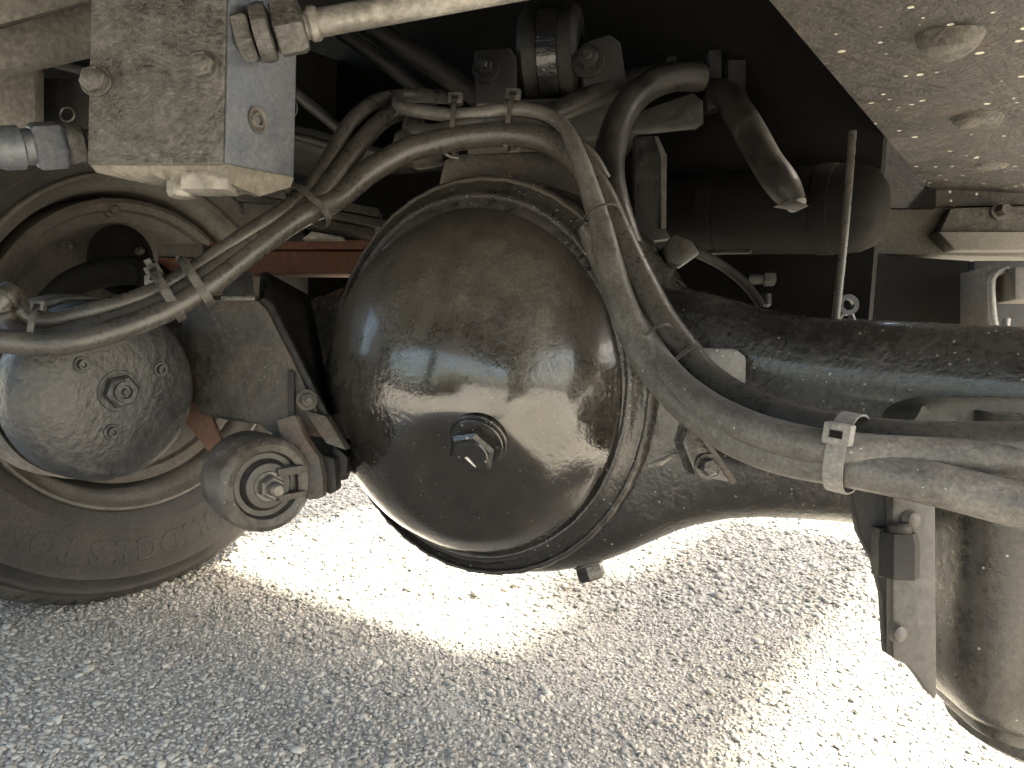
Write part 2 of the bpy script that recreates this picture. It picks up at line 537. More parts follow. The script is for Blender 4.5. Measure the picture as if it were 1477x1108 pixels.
def build_rails():
    t = Thing('frame_rail', 'speckled brown frame rail with round rivets at the upper right', 'frame rail', AX(.57, -.3, .85))
    z0 = .85
    from mathutils import noise as mn
    ns, nn = 64, 260
    vs_, fs = [], []
    for j in range(nn + 1):
        for i in range(ns + 1):
            s_, n0 = .42 + .47 * i / ns, -1.7 + 2.4 * j / nn
            p = AX(s_, n0, z0)
            k = mn.noise(V((s_ * 9, n0 * 7, 1.3))) * .0022 + mn.noise(V((s_ * 34, n0 * 26, 4.1))) * .0014 + mn.noise(V((s_ * 90, n0 * 70, 2.2))) * .0007
            edge = min(1, (s_ - .42) / .02)
            vs_.append(p + z_ * k * edge)
    m_ = len(vs_)
    for j in range(nn):
        for i in range(ns):
            q = j * (ns + 1) + i
            fs.append((q, q + 1, q + ns + 2, q + ns + 1))
    loop = [i for i in range(ns + 1)] + [j * (ns + 1) + ns for j in range(1, nn + 1)] + [nn * (ns + 1) + i for i in range(ns - 1, -1, -1)] + [j * (ns + 1) for j in range(nn - 1, 0, -1)]
    top = []
    for q in loop:
        v = vs_[q]
        top.append(len(vs_))
        vs_.append(V((v.x, v.y, z0 + .013)))
    for k in range(len(loop)):
        k2 = (k + 1) % len(loop)
        fs.append((loop[k], loop[k2], top[k2], top[k]))
    fs.append(tuple(top))
    t.mesh('bottom_flange', (vs_, fs), M['rail'], angle=50)
    t.mesh('web', box(AX(.66, -.5, z0 + .133), a_, n_, z_, .012, 2.4, .238), M['rail'])
    for px, py, r, h in ((1370, 50, .029, .018), (1412, 168, .030, .013), (1428, 238, .026, .007)):
        o = PZ(px, py, z0 + .001)
        geo = lathe([(0, h * .94), (r * .35, h), (r * .62, h * .96), (r * .80, h * .80), (r * .93, h * .45), (r, 0)], o, -z_, 28,
                    fn=lambda rr, hh, k, an: (rr * (1 + .06 * math.sin(3 * an + px)), hh * (1 + .10 * math.sin(2 * an + px))))
        t.mesh('rivet', geo, M['rivet'])
    t2 = Thing('frame_rail', 'dark frame rail behind the valve block at the upper left', 'frame rail', AX(-.57, -.3, .85))
    t2.mesh('bottom_flange', box(AX(-.545, -.55, z0 + .006), a_, n_, z_, .33, 2.3, .012), M['black'], bevel=.003)
    t2.mesh('web', box(AX(-.69, -.55, z0 + .133), a_, n_, z_, .012, 2.3, .238), M['black'])
build_rails()

def build_right_cross():
    d = 1.56
    t = Thing('crossmember', 'brown crossmember below the rivetted frame rail at the right', 'crossmember', P(1390, 360, d))
    q = (P(1300, 300, d) - P(1450, 300, d)).normalized()
    t.mesh('face', prism([P(1235, 297, d), P(1500, 290, d), P(1500, 372, d), P(1235, 366, d)], FW * .10), M['cross'], bevel=.006)
    t.mesh('upper_lip', prism([P(1262, 268, d - .01), P(1500, 262, d - .01), P(1500, 296, d - .01), P(1268, 300, d - .01)], FW * .08), M['rail'], bevel=.005)
    t.mesh('gap_screen', prism([P(1222, 185, 1.53), P(1350, 185, 1.53), P(1350, 300, 1.53), P(1222, 300, 1.53)], FW * .014), M['void'])  # dark plate added to hide the bright gap beside the rail
    # clip plate on its face
    e = d - .03
    t.mesh('clip_plate', prism([P(1372, 300, e), P(1500, 296, e), P(1500, 334, e), P(1356, 334, e)], FW * .028), M['rivet'], bevel=.004)
    t.mesh('clip_lip', prism([P(1354, 334, e - .02), P(1500, 334, e - .02), P(1500, 361, e - .006), P(1378, 361, e - .006)], FW * .04), M['cross'], bevel=.003)
    b = t.mesh('bolt', bolt_geo(P(1441, 305, e - .002), -FW, .012, .02), M['nut'])
    # hanger
    h = Thing('hanger_bracket', 'angled steel hanger below the right crossmember', 'bracket', P(1440, 490, 1.3))
    h.mesh('outer_flange', prism([P(1424, 388, 1.3), P(1434, 388, 1.3), P(1436, 492, 1.3), P(1424, 492, 1.3)], FW * .08), M['cross'], bevel=.003)
    h.mesh('top_flange', prism([P(1424, 384, 1.298), P(1456, 384, 1.298), P(1456, 394, 1.298), P(1424, 394, 1.298)], FW * .08), M['cross'], bevel=.003)
    h.mesh('hook_rod', tube([P(1452, 388, 1.29), P(1432, 400, 1.28), P(1431, 440, 1.275), P(1437, 478, 1.275), P(1448, 486, 1.275), P(1452, 460, 1.28)], .006, 10), M['glint'])
    h.mesh('gap_backing', prism([P(1405, 376, 1.39), P(1560, 376, 1.39), P(1560, 512, 1.39), P(1405, 512, 1.39)], FW * .02), M['black'], bevel=.003)  # plate added to close a pale gap at the right edge
    h.mesh('bump_pad', box(P(1474, 412, 1.29), RT, UP, FW, .06, .055, .06), M['cross'], bevel=.006)
    # black box added to fill the open view behind the tube
    single('gap_filler_box', 'black box added to fill the gap behind the axle tube', 'box', P(1355, 470, 1.5),
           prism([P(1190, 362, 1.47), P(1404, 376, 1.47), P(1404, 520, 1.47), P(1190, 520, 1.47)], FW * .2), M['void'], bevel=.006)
build_right_cross()

# ------------------------------------------------------------------ rear axle
RB = .227                        # radius of the cover where it meets the flange
RS = RB / math.sin(math.radians(67))
SPH = AX(0, .022, .482) - n_ * RS * math.cos(math.radians(67))
def cover_hit(px, py):
    r = ray(px, py).normalized()
    oc = CAM - SPH
    b = oc.dot(r)
    c = oc.dot(oc) - RS * RS
    return CAM + r * (-b - math.sqrt(b * b - c))
axle = Thing('rear_axle', 'black steel axle with a large domed differential cover', 'axle', AX(0, -.09, .2))
def build_axle():
    t = axle
    # banjo housing
    ss = np.concatenate([np.linspace(-.78, -.3, 13)[:-1], np.linspace(-.3, .3, 61), np.linspace(.3, .78, 13)[1:]])
    def hz(s):
        s = abs(s)
        circ = math.sqrt(max(.268 ** 2 - s * s, 0)) if s < .268 else 0
        tub = .098 + .03 * math.exp(-((s - .25) / .09) ** 2) if s > .25 else .128
        k = .035
        h = max(k - abs(circ - tub), 0) / k
        return max(circ, tub) + h * h * k * .25
    def hn(s):
        s = abs(s)
        return .075 + .03 * max(0, 1 - (s / .34) ** 2)
    kb = ([0, .05, .10, .15, .20, .25, .30, .36, .45, .60, .80], [.268, .265, .257, .243, .220, .188, .158, .139, .127, .122, .12])
    def hzb(s):
        return float(np.mean([np.interp(abs(s) + o_, *kb) for o_ in (-.02, 0, .02)]))
    vs_, fs, seg = [], [], 44
    for s in ss:
        for k in range(seg):
            an = 2 * math.pi * k / seg
            c, q = math.cos(an), math.sin(an)
            e = 2 / (3.2 + 4.5 * math.exp(-(s / .24) ** 2))
            vs_.append(AX(s, -.095 + hn(s) * math.copysign(abs(c) ** e, c), .49 + (hz(s) if q >= 0 else hzb(s)) * math.copysign(abs(q) ** e, q)))
    for i in range(len(ss) - 1):
        for k in range(seg):
            k2 = (k + 1) % seg
            fs.append((i * seg + k, i * seg + k2, (i + 1) * seg + k2, (i + 1) * seg + k))
    fs += [tuple(range(seg)), tuple(range((len(ss) - 1) * seg, len(ss) * seg))]
    hs = t.mesh('axle_housing', (vs_, fs), M['housing'], angle=60)
    o = AX(0, 0, .49)
    fl = t.mesh('cover_flange', lathe([(.2, -.05), (.262, -.05), (.266, -.03), (.266, -.008), (.2625, .002), (.256, .006), (.2485, .0085), (.246, .0135), (.2415, .0175), (.237, .0172), (.2335, .0135), (.231, .0150), (.2, .012)], o, n_, 128,
           fn=lambda r, h, k, an: (r + .0006 * math.sin(7 * an) + .0004 * math.sin(31 * an), h)), M['housing'], angle=50)
    # weld bead
    def wf(r, h, k, an):
        q = .0003 * math.sin(an * 97) + .0004 * math.sin(an * 41 + 1)
        return r + q, h + q
    t.mesh('weld_bead', lathe([(.259, .000), (.2590, .0065), (.2615, .0085), (.2645, .0065), (.2665, .0015), (.2662, -.006)], o, n_, 300, fn=wf), M['weld'], parent=fl, angle=80)
    gs = []
    for _ in range(110):
        th = math.radians(random.uniform(0, 86))
        rr = random.choice((.2535, .2585, .268, .2425)) + random.gauss(0, .0022)
        hh = float(np.interp(rr, (.235, .2415, .2485, .256, .2625, .268, .275), (.0135, .0175, .0085, .006, .003, .006, .001)))
        q0 = AX(0, 0, .49) + a_ * math.cos(th) * rr + z_ * math.sin(th) * rr + n_ * hh
        sz = random.uniform(.0010, .0026)
        gs.append(lathe([(0, sz * .7), (sz * .7, sz * .5), (sz, -sz * .3)], q0, n_, 8))
    t.mesh('weld_spatter', join(*gs), M['wet'], parent=fl)['kind'] = 'stuff'
    # domed cover with a pressed flat round the filler plug
    prof = []
    for i in range(61):
        th = math.radians(67) * i / 60
        prof.append((RS * math.sin(th), RS * math.cos(th)))
    prof += [(RB + .004, RS * math.cos(math.radians(67)) - .006), (RB + .0045, RS * math.cos(math.radians(67)) - .014)]
    vs_, fs = lathe(prof, SPH, n_, 160)
    cuts = []
    c1 = cover_hit(668, 668)
    m1 = ((c1 - SPH).normalized() + V((-.02, -.02, -.20))).normalized()
    cuts.append((c1 - (c1 - SPH).normalized() * .0155, m1, .0012))
    c2 = cover_hit(772, 604)
    m2 = ((c2 - SPH).normalized() + V((.02, 0, -.05))).normalized()
    cuts.append((c2 - (c2 - SPH).normalized() * .0030, m2, .0006))
    out = []
    for v in vs_:
        for p0, m, k in cuts:
            q = (v - p0).dot(m)
            sm = k * math.log1p(math.exp(min(q / k, 40))) if q / k < 40 else q
            v = v - m * sm
        v = v + (v - SPH).normalized() * (.0006 * math.sin(v.x * 61 + v.z * 23) * math.sin(v.z * 47 - v.x * 17))
        out.append(v)
    cv = t.mesh('differential_cover', (out, fs), M['cover'], angle=70)
    # filler plug on the pressed flat
    pc = cover_hit(688, 640)
    pp, pm, _ = cuts[0]
    pc = pc - pm * ((pc - pp).dot(pm))
    pax = (pm + V((-.10, 0, -.02))).normalized()
    pl = t.mesh('filler_plug', join(disc(pc - pax * .002, pax, .0345, .006, 40), disc(pc + pax * .003, pax, .0315, .006, 40), hexnut(pc + pax * .008, pax, .0285, .022, .25), lathe([(0, .0022), (.0195, .002), (.021, 0)], pc + pax * .0295, pax, 30)), M['housing'], parent=cv)
    q = pc + pax * .0318
    x, y, tt = frame(pax)
    fr = (RT - pax * RT.dot(pax)).normalized()
    ud = pax.cross(fr) if pax.cross(fr).z > 0 else -pax.cross(fr)
    def dab(u, v_): return q + fr * u + ud * v_
    t.mesh('paint_mark', prism([dab(-.006, -.0035), dab(-.003, -.002), dab(.006, -.0125), (dab(.0068, -.0145)), dab(.004, -.0128)], pax * .0008), M['white'], parent=pl)
    # drain plug under the flange
    dd = (a_ * .42 - z_).normalized()
    base = AX(.156, -.06, .49 - .2325)
    t.mesh('drain_plug', join(disc(base, dd, .022, .008), hexnut(base + dd * .007, dd, .019, .02)), M['housing'])
    # bracket plate standing on top of the flange, with its wire clip
    d = 1.075
    t.mesh('top_bracket', prism([P(632, 268, d), P(641, 230, d), P(660, 222, d), P(800, 216, d), P(826, 240, d - .01), P(850, 290, d - .01), P(740, 262, d)], FW * .05), M['bracket'], bevel=.005)
    t.mesh('wire_clip', tube([P(661, 228, d - .012), P(645, 224, d - .02), P(637, 212, d - .03), P(644, 203, d - .035), P(660, 201, d - .04), P(735, 196, d - .04), P(745, 202, d - .035), P(748, 216, d - .02), P(735, 219, d - .012)], .0022, 8), M['glint'])
    # lug beside the hoses and the triangular tab below them
    e = .86
    t.mesh('lug', prism([P(990, 500, e), P(1062, 503, e), P(1077, 515, e), P(1077, 556, e + .005), P(1040, 570, e), P(1000, 560, e)], FW * .03), M['hose_dry'], bevel=.004)
    e = .82
    t.mesh('tab_plate', prism([P(998, 600, e), P(1008, 618, e), P(1063, 698, e), P(1003, 686, e), P(985, 640, e)], FW * .05), M['housing'], bevel=.002)
    t.mesh('tab_edge', prism([P(1003, 622, e - .003), P(1011, 620, e - .003), P(1064, 695, e - .003), P(1057, 700, e - .003)], FW * .012), M['bracket'], bevel=.0015)
    t.mesh('bolt', bolt_geo(P(1020, 673, e - .001), (-FW + RT * .12), .0095, .010), M['housing'])
    # weld dribble
    t.mesh('weld_dribble', tube([P(935, 672, .89), P(952, 667, .885), P(968, 659, .882), P(985, 655, .875), P(1000, 646, .87)], [.002, .004, .0028, .0042, .002], 8), M['glint'])
    # pad on the axle tube
    e = .735
    t.mesh('spring_pad', prism([P(1318, 606, e), P(1330, 585, e), P(1362, 573, e), P(1560, 575, e - .04), P(1560, 640, e - .04), P(1318, 640, e)], FW * .09), M['green'], bevel=.008)
build_axle()

# ------------------------------------------------------------------ wheel
def build_wheel():
    wc = AXC - a_ * .784
    t = Thing('truck_wheel', 'truck wheel with a dusty black tyre and rim behind the brake chamber', 'wheel', V((wc.x, wc.y, 0)) - a_ * .1)
    RTY, RR = .49, .314
    def tf(r, h, k, an):
        if r > .486:
            g = 1 if (k % 4) == 0 else 0
            return r - .008 * g * min(1, (r - .484) / .01), h
        return r, h
    prof = [(.300, -.03), (.309, -.012), (.318, -.002), (.330, .008), (.345, .0165), (.347, .0185), (.350, .0185), (.352, .0175), (.38, .022), (.410, .021), (.4285, .016), (.431, .0165), (.434, .0165), (.436, .0135), (.450, .006), (.4545, .0045), (.4575, .0055), (.461, .0045), (.464, -.001), (.474, -.012), (.483, -.026), (.488, -.04), (.490, -.075)]
    sh = prof.index((.464, -.001))
    grow = lambda pr: [(r if r < .35 else .35 + (r - .35) * 1.10, h) for r, h in pr]
    t.mesh('tyre', lathe(grow(prof[:sh + 1]), wc, a_, 200), M['tyre'], angle=50)
    rest = prof[sh:] + [(.482, -.077), (.482, -.085), (.490, -.087), (.491, -.125), (.482, -.127), (.482, -.135), (.491, -.137), (.490, -.18), (.478, -.22), (.44, -.245), (.36, -.25), (.31, -.22)]
    t.mesh('tread', lathe(grow(rest), wc, a_, 360, fn=tf), M['tread'], angle=30)
    t.mesh('rim', lathe([(.318, -.008), (.3185, -.001), (.316, .004), (.311, .004), (.307, -.002), (.303, -.012), (.295, -.018), (.287, -.026), (.283, -.045), (.279, -.10), (.272, -.115), (.268, -.2), (.278, -.215)], wc, a_, 160), M['rim'], angle=45)
    dr = t.mesh('brake_drum', lathe([(.30, -.19), (.272, -.19), (.272, -.035), (.270, -.028), (.262, -.026), (.250, -.032), (.246, -.045), (.228, -.052), (.222, -.06), (.205, -.075), (.15, -.08), (.08, -.07), (.075, -.02), (0, -.02)], wc, a_, 120), M['drum'], angle=40)
    x, y, tt = frame(a_)
    for px, py, r in ((152, 303, .017), (198, 362, .009), (96, 356, .008)):
        d = 1.42
        rr = ray(px, py)
        pt = CAM + rr * ((wc - a_ * .062 - CAM).dot(a_) / rr.dot(a_))
        t.mesh('bolt', bolt_geo(pt, a_, r, r * 1.1, stud=r), M['drum'], parent=dr)
    # opening on the drum backing, its shade painted as a near-black disc
    pt = CAM + ray(170, 375) * ((wc - a_ * .06 - CAM).dot(a_) / ray(170, 375).dot(a_))
    t.mesh('dark_opening', lathe([(.06, 0), (.066, .012), (.056, .016), (.05, .004), (0, .0)], pt, a_, 40), M['void'], parent=dr)
    t.mesh('balance_weight', box(wc + (x * math.cos(-.9) + y * math.sin(-.9)) * .30 + a_ * .0, a_, x, y, .012, .02, .05), M['glint'], bevel=.003)
    # raised lettering: tops of the letters towards the tread
    txt = 'BRIDGESTONE'
    lower = -z_
    # right on the photo = direction of the near-to-far circle tangent
    side = a_.cross(lower).normalized()
    if side.dot(RT) < 0: side = -side
    rad = .372
    lets = []
    ang = 25.0
    for ch in txt:
        cu = bpy.data.curves.new('letter', 'FONT')
        cu.body = ch
        cu.size = .060
        cu.extrude = .0011
        cu.offset = .0012
        cu.bevel_depth = .0007
        cu.align_x = 'CENTER'
        tmp = bpy.data.objects.new('tmp', cu)
        COL.objects.link(tmp)
        dg = bpy.context.evaluated_depsgraph_get()
        me = bpy.data.meshes.new_from_object(tmp.evaluated_get(dg))
        bpy.data.objects.remove(tmp)
        th = math.radians(ang)
        out = lower * math.cos(th) + side * math.sin(th)     # outward at that place
        tan = -side * math.cos(th) + lower * math.sin(th)    # reading direction (right to left at the bottom)
        c = wc + out * rad
        vv = []
        for v in me.vertices:
            rr = rad + v.co.y * 1.0
            lean = v.co.x * 1.0
            lift = .0215 - max(0, rr - .411) * .15 - max(0, .38 - rr) * .07
            vv.append(wc + (out * rr + tan * lean) + a_ * (lift + v.co.z - .0007))
        ff = [tuple(p.vertices) for p in me.polygons]
        t.mesh('letter', (vv, ff), M['tyre'], smooth=False)
        ang -= 7.2 if ch not in 'I' else 5.2
        if ch in 'R': ang += 1.2
build_wheel()

# ------------------------------------------------------------------ brake chamber
def build_chamber():
    c = P(166, 566, .92)
    ax = V((.79, -.61, .02)).normalized()
    t = Thing('brake_chamber', 'round black brake chamber with a pebbled face and centre nut', 'brake chamber', c - z_ * .1)
    R = .107
    t.mesh('face', lathe([(0, .004), (.04, .004), (.079, .003), (.083, .0005), (.094, -.002), (.101, -.007), (.1055, -.016), (R, -.028), (R, -.05)], c, ax, 72), M['chamber'], angle=50)
    t.mesh('body', lathe([(R - .001, -.045), (R - .001, -.052), (R - .004, -.055), (R - .004, -.10), (R + .004, -.104), (R + .007, -.110), (R + .007, -.122), (R + .003, -.128), (R - .008, -.13), (R - .012, -.2), (.06, -.24)], c, ax, 72), M['chamber_side'], angle=40)
    t.mesh('band_clamp', lathe([(R + .001, -.062), (R + .0035, -.064), (R + .0035, -.080), (R + .001, -.082), (R - .006, -.072), (R + .001, -.062)], c, ax, 72), M['chamber_side'], angle=40)
    def on(px, py, lift=.003):
        r = ray(px, py)
        return CAM + r * ((c + ax * lift - CAM).dot(ax) / r.dot(ax))
    o = on(171, 564)
    t.mesh('centre_nut', join(disc(o, ax, .0245, .0025, 32), hexnut(o + ax * .002, ax, .0195, .012, .2), lathe([(.0125, .0), (.0125, .005), (.008, .005), (.007, .002), (.004, .002), (.003, .005), (0, .005)], o + ax * .013, ax, 24)), M['chamber'])
    for px, py in ((117, 526), (231, 533), (160, 623)):
        o = on(px, py)
        t.mesh('stud', join(disc(o, ax, .0092, .003, 20), lathe([(.006, 0), (.0055, .006), (.003, .006), (.0025, .003), (0, .003)], o + ax * .002, ax, 18)), M['chamber'])
build_chamber()

# ------------------------------------------------------------------ mounting bracket, stabiliser bush
def build_bracket():
    d = 1.0
    t = Thing('chamber_bracket', 'bent rusty steel bracket between brake chamber and differential cover', 'bracket', P(380, 640, d))
    face = [P(262, 436, d + .04), P(318, 432, d), P(372, 434, d - .01), P(384, 446, d - .01), P(420, 516, d - .015), P(462, 604, d - .02), P(470, 632, d - .02), P(440, 628, d - .02), P(428, 600, d - .02), P(412, 640, d - .02), P(372, 612, d - .01), P(330, 606, d), P(290, 598, d + .03), P(262, 560, d + .04)]
    cvv, cff = prism(face, FW * .012)
    t.mesh('face_plate', (cvv, cff), M['bracket'], bevel=.002)
    t.mesh('side_flange', prism([P(372, 434, d - .004), P(384, 446, d - .004), P(464, 604, d - .012), P(474, 600, d + .10), P(440, 430, d + .14), P(375, 395, d + .12)], RT * .008 + UP * .004), M['black'], bevel=.002)
    t.mesh('top_tab', prism([P(318, 434, d - .006), P(368, 434, d - .014), P(364, 398, d + .06), P(330, 402, d + .06)], UP * .006), M['glint'], bevel=.002)
    t.mesh('gusset', prism([P(436, 590, d - .03), P(470, 600, d - .03), P(500, 650, d - .04), P(470, 640, d - .04)], FW * .03), M['bracket'], bevel=.003)
    t.mesh('slot_strip', prism([P(414, 534, d - .022), P(424, 536, d - .022), P(425, 604, d - .026), P(415, 602, d - .026)], FW * .006), M['black'], bevel=.001)
    t.mesh('bolt', bolt_geo(P(442, 577, d - .03), (-FW + RT * .5), .009, .01, stud=.006), M['bracket'])
    t.mesh('inner_plate', prism([P(238, 520, d + .05), P(300, 590, d + .05), P(322, 640, d + .05), P(300, 652, d + .05), P(230, 560, d + .05)], FW * .01), M['rust'], bevel=.002)
    t.mesh('rear_web', prism([P(420, 560, 1.05), P(470, 590, 1.05), P(512, 660, 1.05), P(500, 692, 1.05), P(450, 700, 1.05)], FW * .012), M['black'], bevel=.002)
    # hooked arm
    arm = [(398, 606), (426, 598), (440, 632), (460, 660), (466, 690), (466, 718), (446, 722), (436, 716), (436, 676), (420, 660), (404, 630)]
    e = .945
    t.mesh('hooked_arm', prism([P(x, y, e) for x, y in arm], FW * .022), M['bracket'], bevel=.003)
    t.mesh('stop_block', prism([P(463, 655, e + .03), P(482, 662, e + .03), P(486, 708, e + .03), P(476, 714, e + .03), P(462, 706, e + .03)], FW * .03), M['black'], bevel=.003)
    t.mesh('stop_block', prism([P(480, 640, e + .06), P(502, 660, e + .06), P(500, 684, e + .06), P(478, 690, e + .06)], FW * .03), M['black'], bevel=.003)
    # bush
    c = P(385, 700, .915)
    ax = V((.64, -.76, .0)).normalized()
    b = Thing('stabiliser_bush', 'round rubber bush with hex nut hanging below the rusty bracket', 'bush', c - z_ * .06)
    R = .056
    b.mesh('outer_sleeve', lathe([(R - .016, .002), (R - .008, .006), (R - .002, .002), (R, -.006), (R + .001, -.03), (R - .001, -.062), (R - .006, -.070), (.03, -.074)], c, ax, 56), M['bush'], angle=45)
    b.mesh('rubber_core', lathe([(R - .0145, .001), (R - .019, -.004), (.031, -.004), (.026, .004), (.017, .005), (.015, .002), (0, .002)], c, ax, 48), M['hose_dark'], angle=40)
    b.mesh('nut', join(disc(c + ax * .004, ax, .0175, .003), hexnut(c + ax * .006, ax, .0145, .014, .5), disc(c + ax * .019, ax, .0085, .014, 18)), M['nut'])
    u = (RT - ax * RT.dot(ax)).normalized()
    v = ax.cross(u)
    cl = c + u * .027 + v * 0
    b.mesh('clevis', join(box(cl + v * .014 - ax * .002, u, v, ax, .034, .010, .022), box(cl - v * .016 - ax * .002, u, v, ax, .034, .008, .022), box(cl + u * .014 - ax * .006, u, v, ax, .008, .036, .018)), M['bracket'], bevel=.002)
build_bracket()

# ------------------------------------------------------------------ valve block, its pipe and fitting
def build_valve():
    d = .74
    t = Thing('valve_block', 'grey cast valve block with hex bolts at the upper left', 'valve', P(270, 240, d))
    fl, fr = P(129, 120, d), P(328, 120, d)
    vx = (fr - fl).normalized()
    dep = (P(433, 120, d * 1.14) - P(328, 120, d))
    vz = z_ * 1.0
    c1, c2 = P(125, 238, d), P(320, 238, d)
    up = P(328, -120, d) - P(320, 238, d)
    p0, p1 = c1, c2
    p2 = P(424, 258, d * 1.13)
    p3 = p2 + (p0 - p1)
    t.mesh('block_body', prism([p0, p1, p2, p3], up), M['block'], bevel=.0025, segs=3)
    # smooth machined side, slightly proud
    nrm = (p2 - p1).cross(up).normalized()
    if nrm.dot(RT) < 0: nrm = -nrm
    def sd(u, v, k=.0): return p1 + (p2 - p1) * u + up * v + nrm * k
    t.mesh('side_face', prism([sd(.02, .008), sd(.97, .008), sd(.97, 1), sd(.02, 1)], nrm * .0022), M['block_side'], bevel=.0012)
    fn = (p1 - p0).cross(up).normalized()
    if fn.dot(FW) > 0: fn = -fn
    o = sd(.42, .215, .002)
    t.mesh('side_port', join(lathe([(.0135, 0), (.0135, .0025), (.011, .0025), (.009, .0012), (.0075, .0035), (.005, .0035), (.004, -.001), (0, -.001)], o, nrm, 28)), M['nut'])
    t.mesh('side_stud', lathe([(0, .009), (.006, .008), (.0105, .004), (.012, 0)], sd(1.0, .33, .0) - nrm * .012 + (p2 - p1).normalized() * .002, (p2 - p1).normalized(), 20), M['block_side'])
    for px, py, r in ((140, 118, .0125), (294, 97, .0125)):
        o = P(px, py, d) + fn * .0005
        t.mesh('bolt', join(disc(o, fn, r * 1.18, .003, 24), hexnut(o + fn * .002, fn, r, .009, .3), lathe([(0, .002), (r * .55, .0015), (r * .7, 0)], o + fn * .0105, fn, 20)), M['block'])
    # mud caked along the bottom
    vs_, fs = [], []
    k = 26
    for i in range(k + 1):
        u = i / k
        p = p0 + (p1 - p0) * u
        hh = .008 + .006 * random.random() + (.008 if u > .55 else 0)
        q = (p2 - p1)
        for w_, hgt in ((.03, 0), (.10, -hh * .8), (.5, -hh * 1.2), (.95, -hh * .5), (1, 0)):
            vs_.append(p + q * w_ + up.normalized() * (hgt + .001))
    for i in range(k):
        for j in range(4):
            fs.append((i * 5 + j, i * 5 + j + 1, (i + 1) * 5 + j + 1, (i + 1) * 5 + j))
        fs.append((i * 5 + 4, i * 5, (i + 1) * 5, (i + 1) * 5 + 4))
    fs += [tuple(range(5)), tuple(range(k * 5, k * 5 + 5))]
    t.mesh('mud_crust', (vs_, fs), M['mud'], angle=60)
    o = P(262, 262, d + .03)
    t.mesh('bottom_plug', join(hexnut(o + UP * .012, -UP, .014, .028, .1), box(P(303, 262, d + .02), RT, UP, FW, .045, .022, .03)), M['pipe'], bevel=.002)
    # pipe at the top
    pp = Thing('air_pipe', 'dirty pale steel pipe with hex couplings running from the valve block', 'pipe', P(460, 40, .76))
    A, B = P(432, 38, .77), P(820, -32, .80)
    dr = (B - A).normalized()
    pp.mesh('pipe', tube([A, A + dr * .05, B], .0135, 20, smooth=False), M['pipe'])
    pp.mesh('collar', lathe([(.014, 0), (.0165, .003), (.0165, .009), (.014, .012)], A + dr * .008, dr, 28), M['pipe'])
    pp.mesh('coupling', join(lathe([(.014, .03), (.024, .028), (.027, .024), (.027, .002), (.024, 0), (.01, 0)], A - dr * .024, dr, 6, .2), lathe([(.02, .0), (.0265, -.002), (.028, -.008), (.0265, -.016), (.012, -.018)], A - dr * .026, dr, 30)), M['block'])
    pp.mesh('lock_nut', lathe([(.012, .018), (.022, .017), (.0245, .014), (.0245, .002), (.02, 0)], A - dr * .062, dr, 6, .5), M['block'])
    # fitting on the left
    f = Thing('hose_fitting', 'blue grey hose fitting screwed into the left side of the valve block', 'fitting', P(60, 215, .76))
    A, B = P(-60, 218, .72), P(140, 206, .79)
    dr = (B - A).normalized()
    f.mesh('sleeve', lathe([(.0, -.05), (.0175, -.05), (.0185, .03), (.0205, .035), (.0205, .05), (.017, .052), (.017, .06)], A + dr * .0, dr, 28), M['block_side'], angle=30)
    f.mesh('hex_body', lathe([(.014, 0), (.021, .002), (.0235, .005), (.0235, .026), (.021, .029), (.014, .031)], A + dr * .058, dr, 6, .3), M['block_side'], angle=20)
    f.mesh('nose', lathe([(.017, 0), (.0195, .004), (.0195, .014), (.014, .018), (.013, .05)], A + dr * .088, dr, 28), M['block'], angle=30)
build_valve()

def build_beam():
    t = Thing('cross_beam', 'pale dirty flanged beam in the top left corner', 'beam', P(60, 90, .86))
    d1, d2 = .80, .90
    t.mesh('web', prism([P(-90, 66, d1), P(150, -2, d2), P(150, 67, d2), P(-90, 122, d1)], FW * .02), M['beam'], bevel=.002)
    t.mesh('flange', prism([P(-90, 60, d1 - .03), P(230, -26, d2 - .02), P(230, -22, d2 + .03), P(-90, 66, d1 + .012)], UP * .03), M['beam'], bevel=.002)
    e = .95
    t.mesh('end_plate', prism([P(-60, 90, e), P(50, 92, e), P(50, 178, e), P(60, 184, e), P(-60, 186, e)], FW * .02), M['beam'], bevel=.002)
    u = Thing('support_plate', 'black support plate with a hole between beam and valve block', 'plate', P(95, 170, 1.0))
    o = P(97, 165, .998)
    u.mesh('plate', prism([P(48, 74, 1.0), P(160, 60, 1.0), P(160, 200, 1.0), P(56, 186, 1.0)], FW * .015), M['black'], bevel=.003)
    u.mesh('hole_rim', lathe([(.0075, 0), (.009, .0015), (.0105, 0)], o, -FW, 20), M['nut'])
    u.mesh('paint_chip', prism([P(88, 92, .997), P(94, 100, .997), P(97, 112, .997), P(90, 113, .997), P(85, 100, .997)], -FW * .0015), M['glint'])
build_beam()

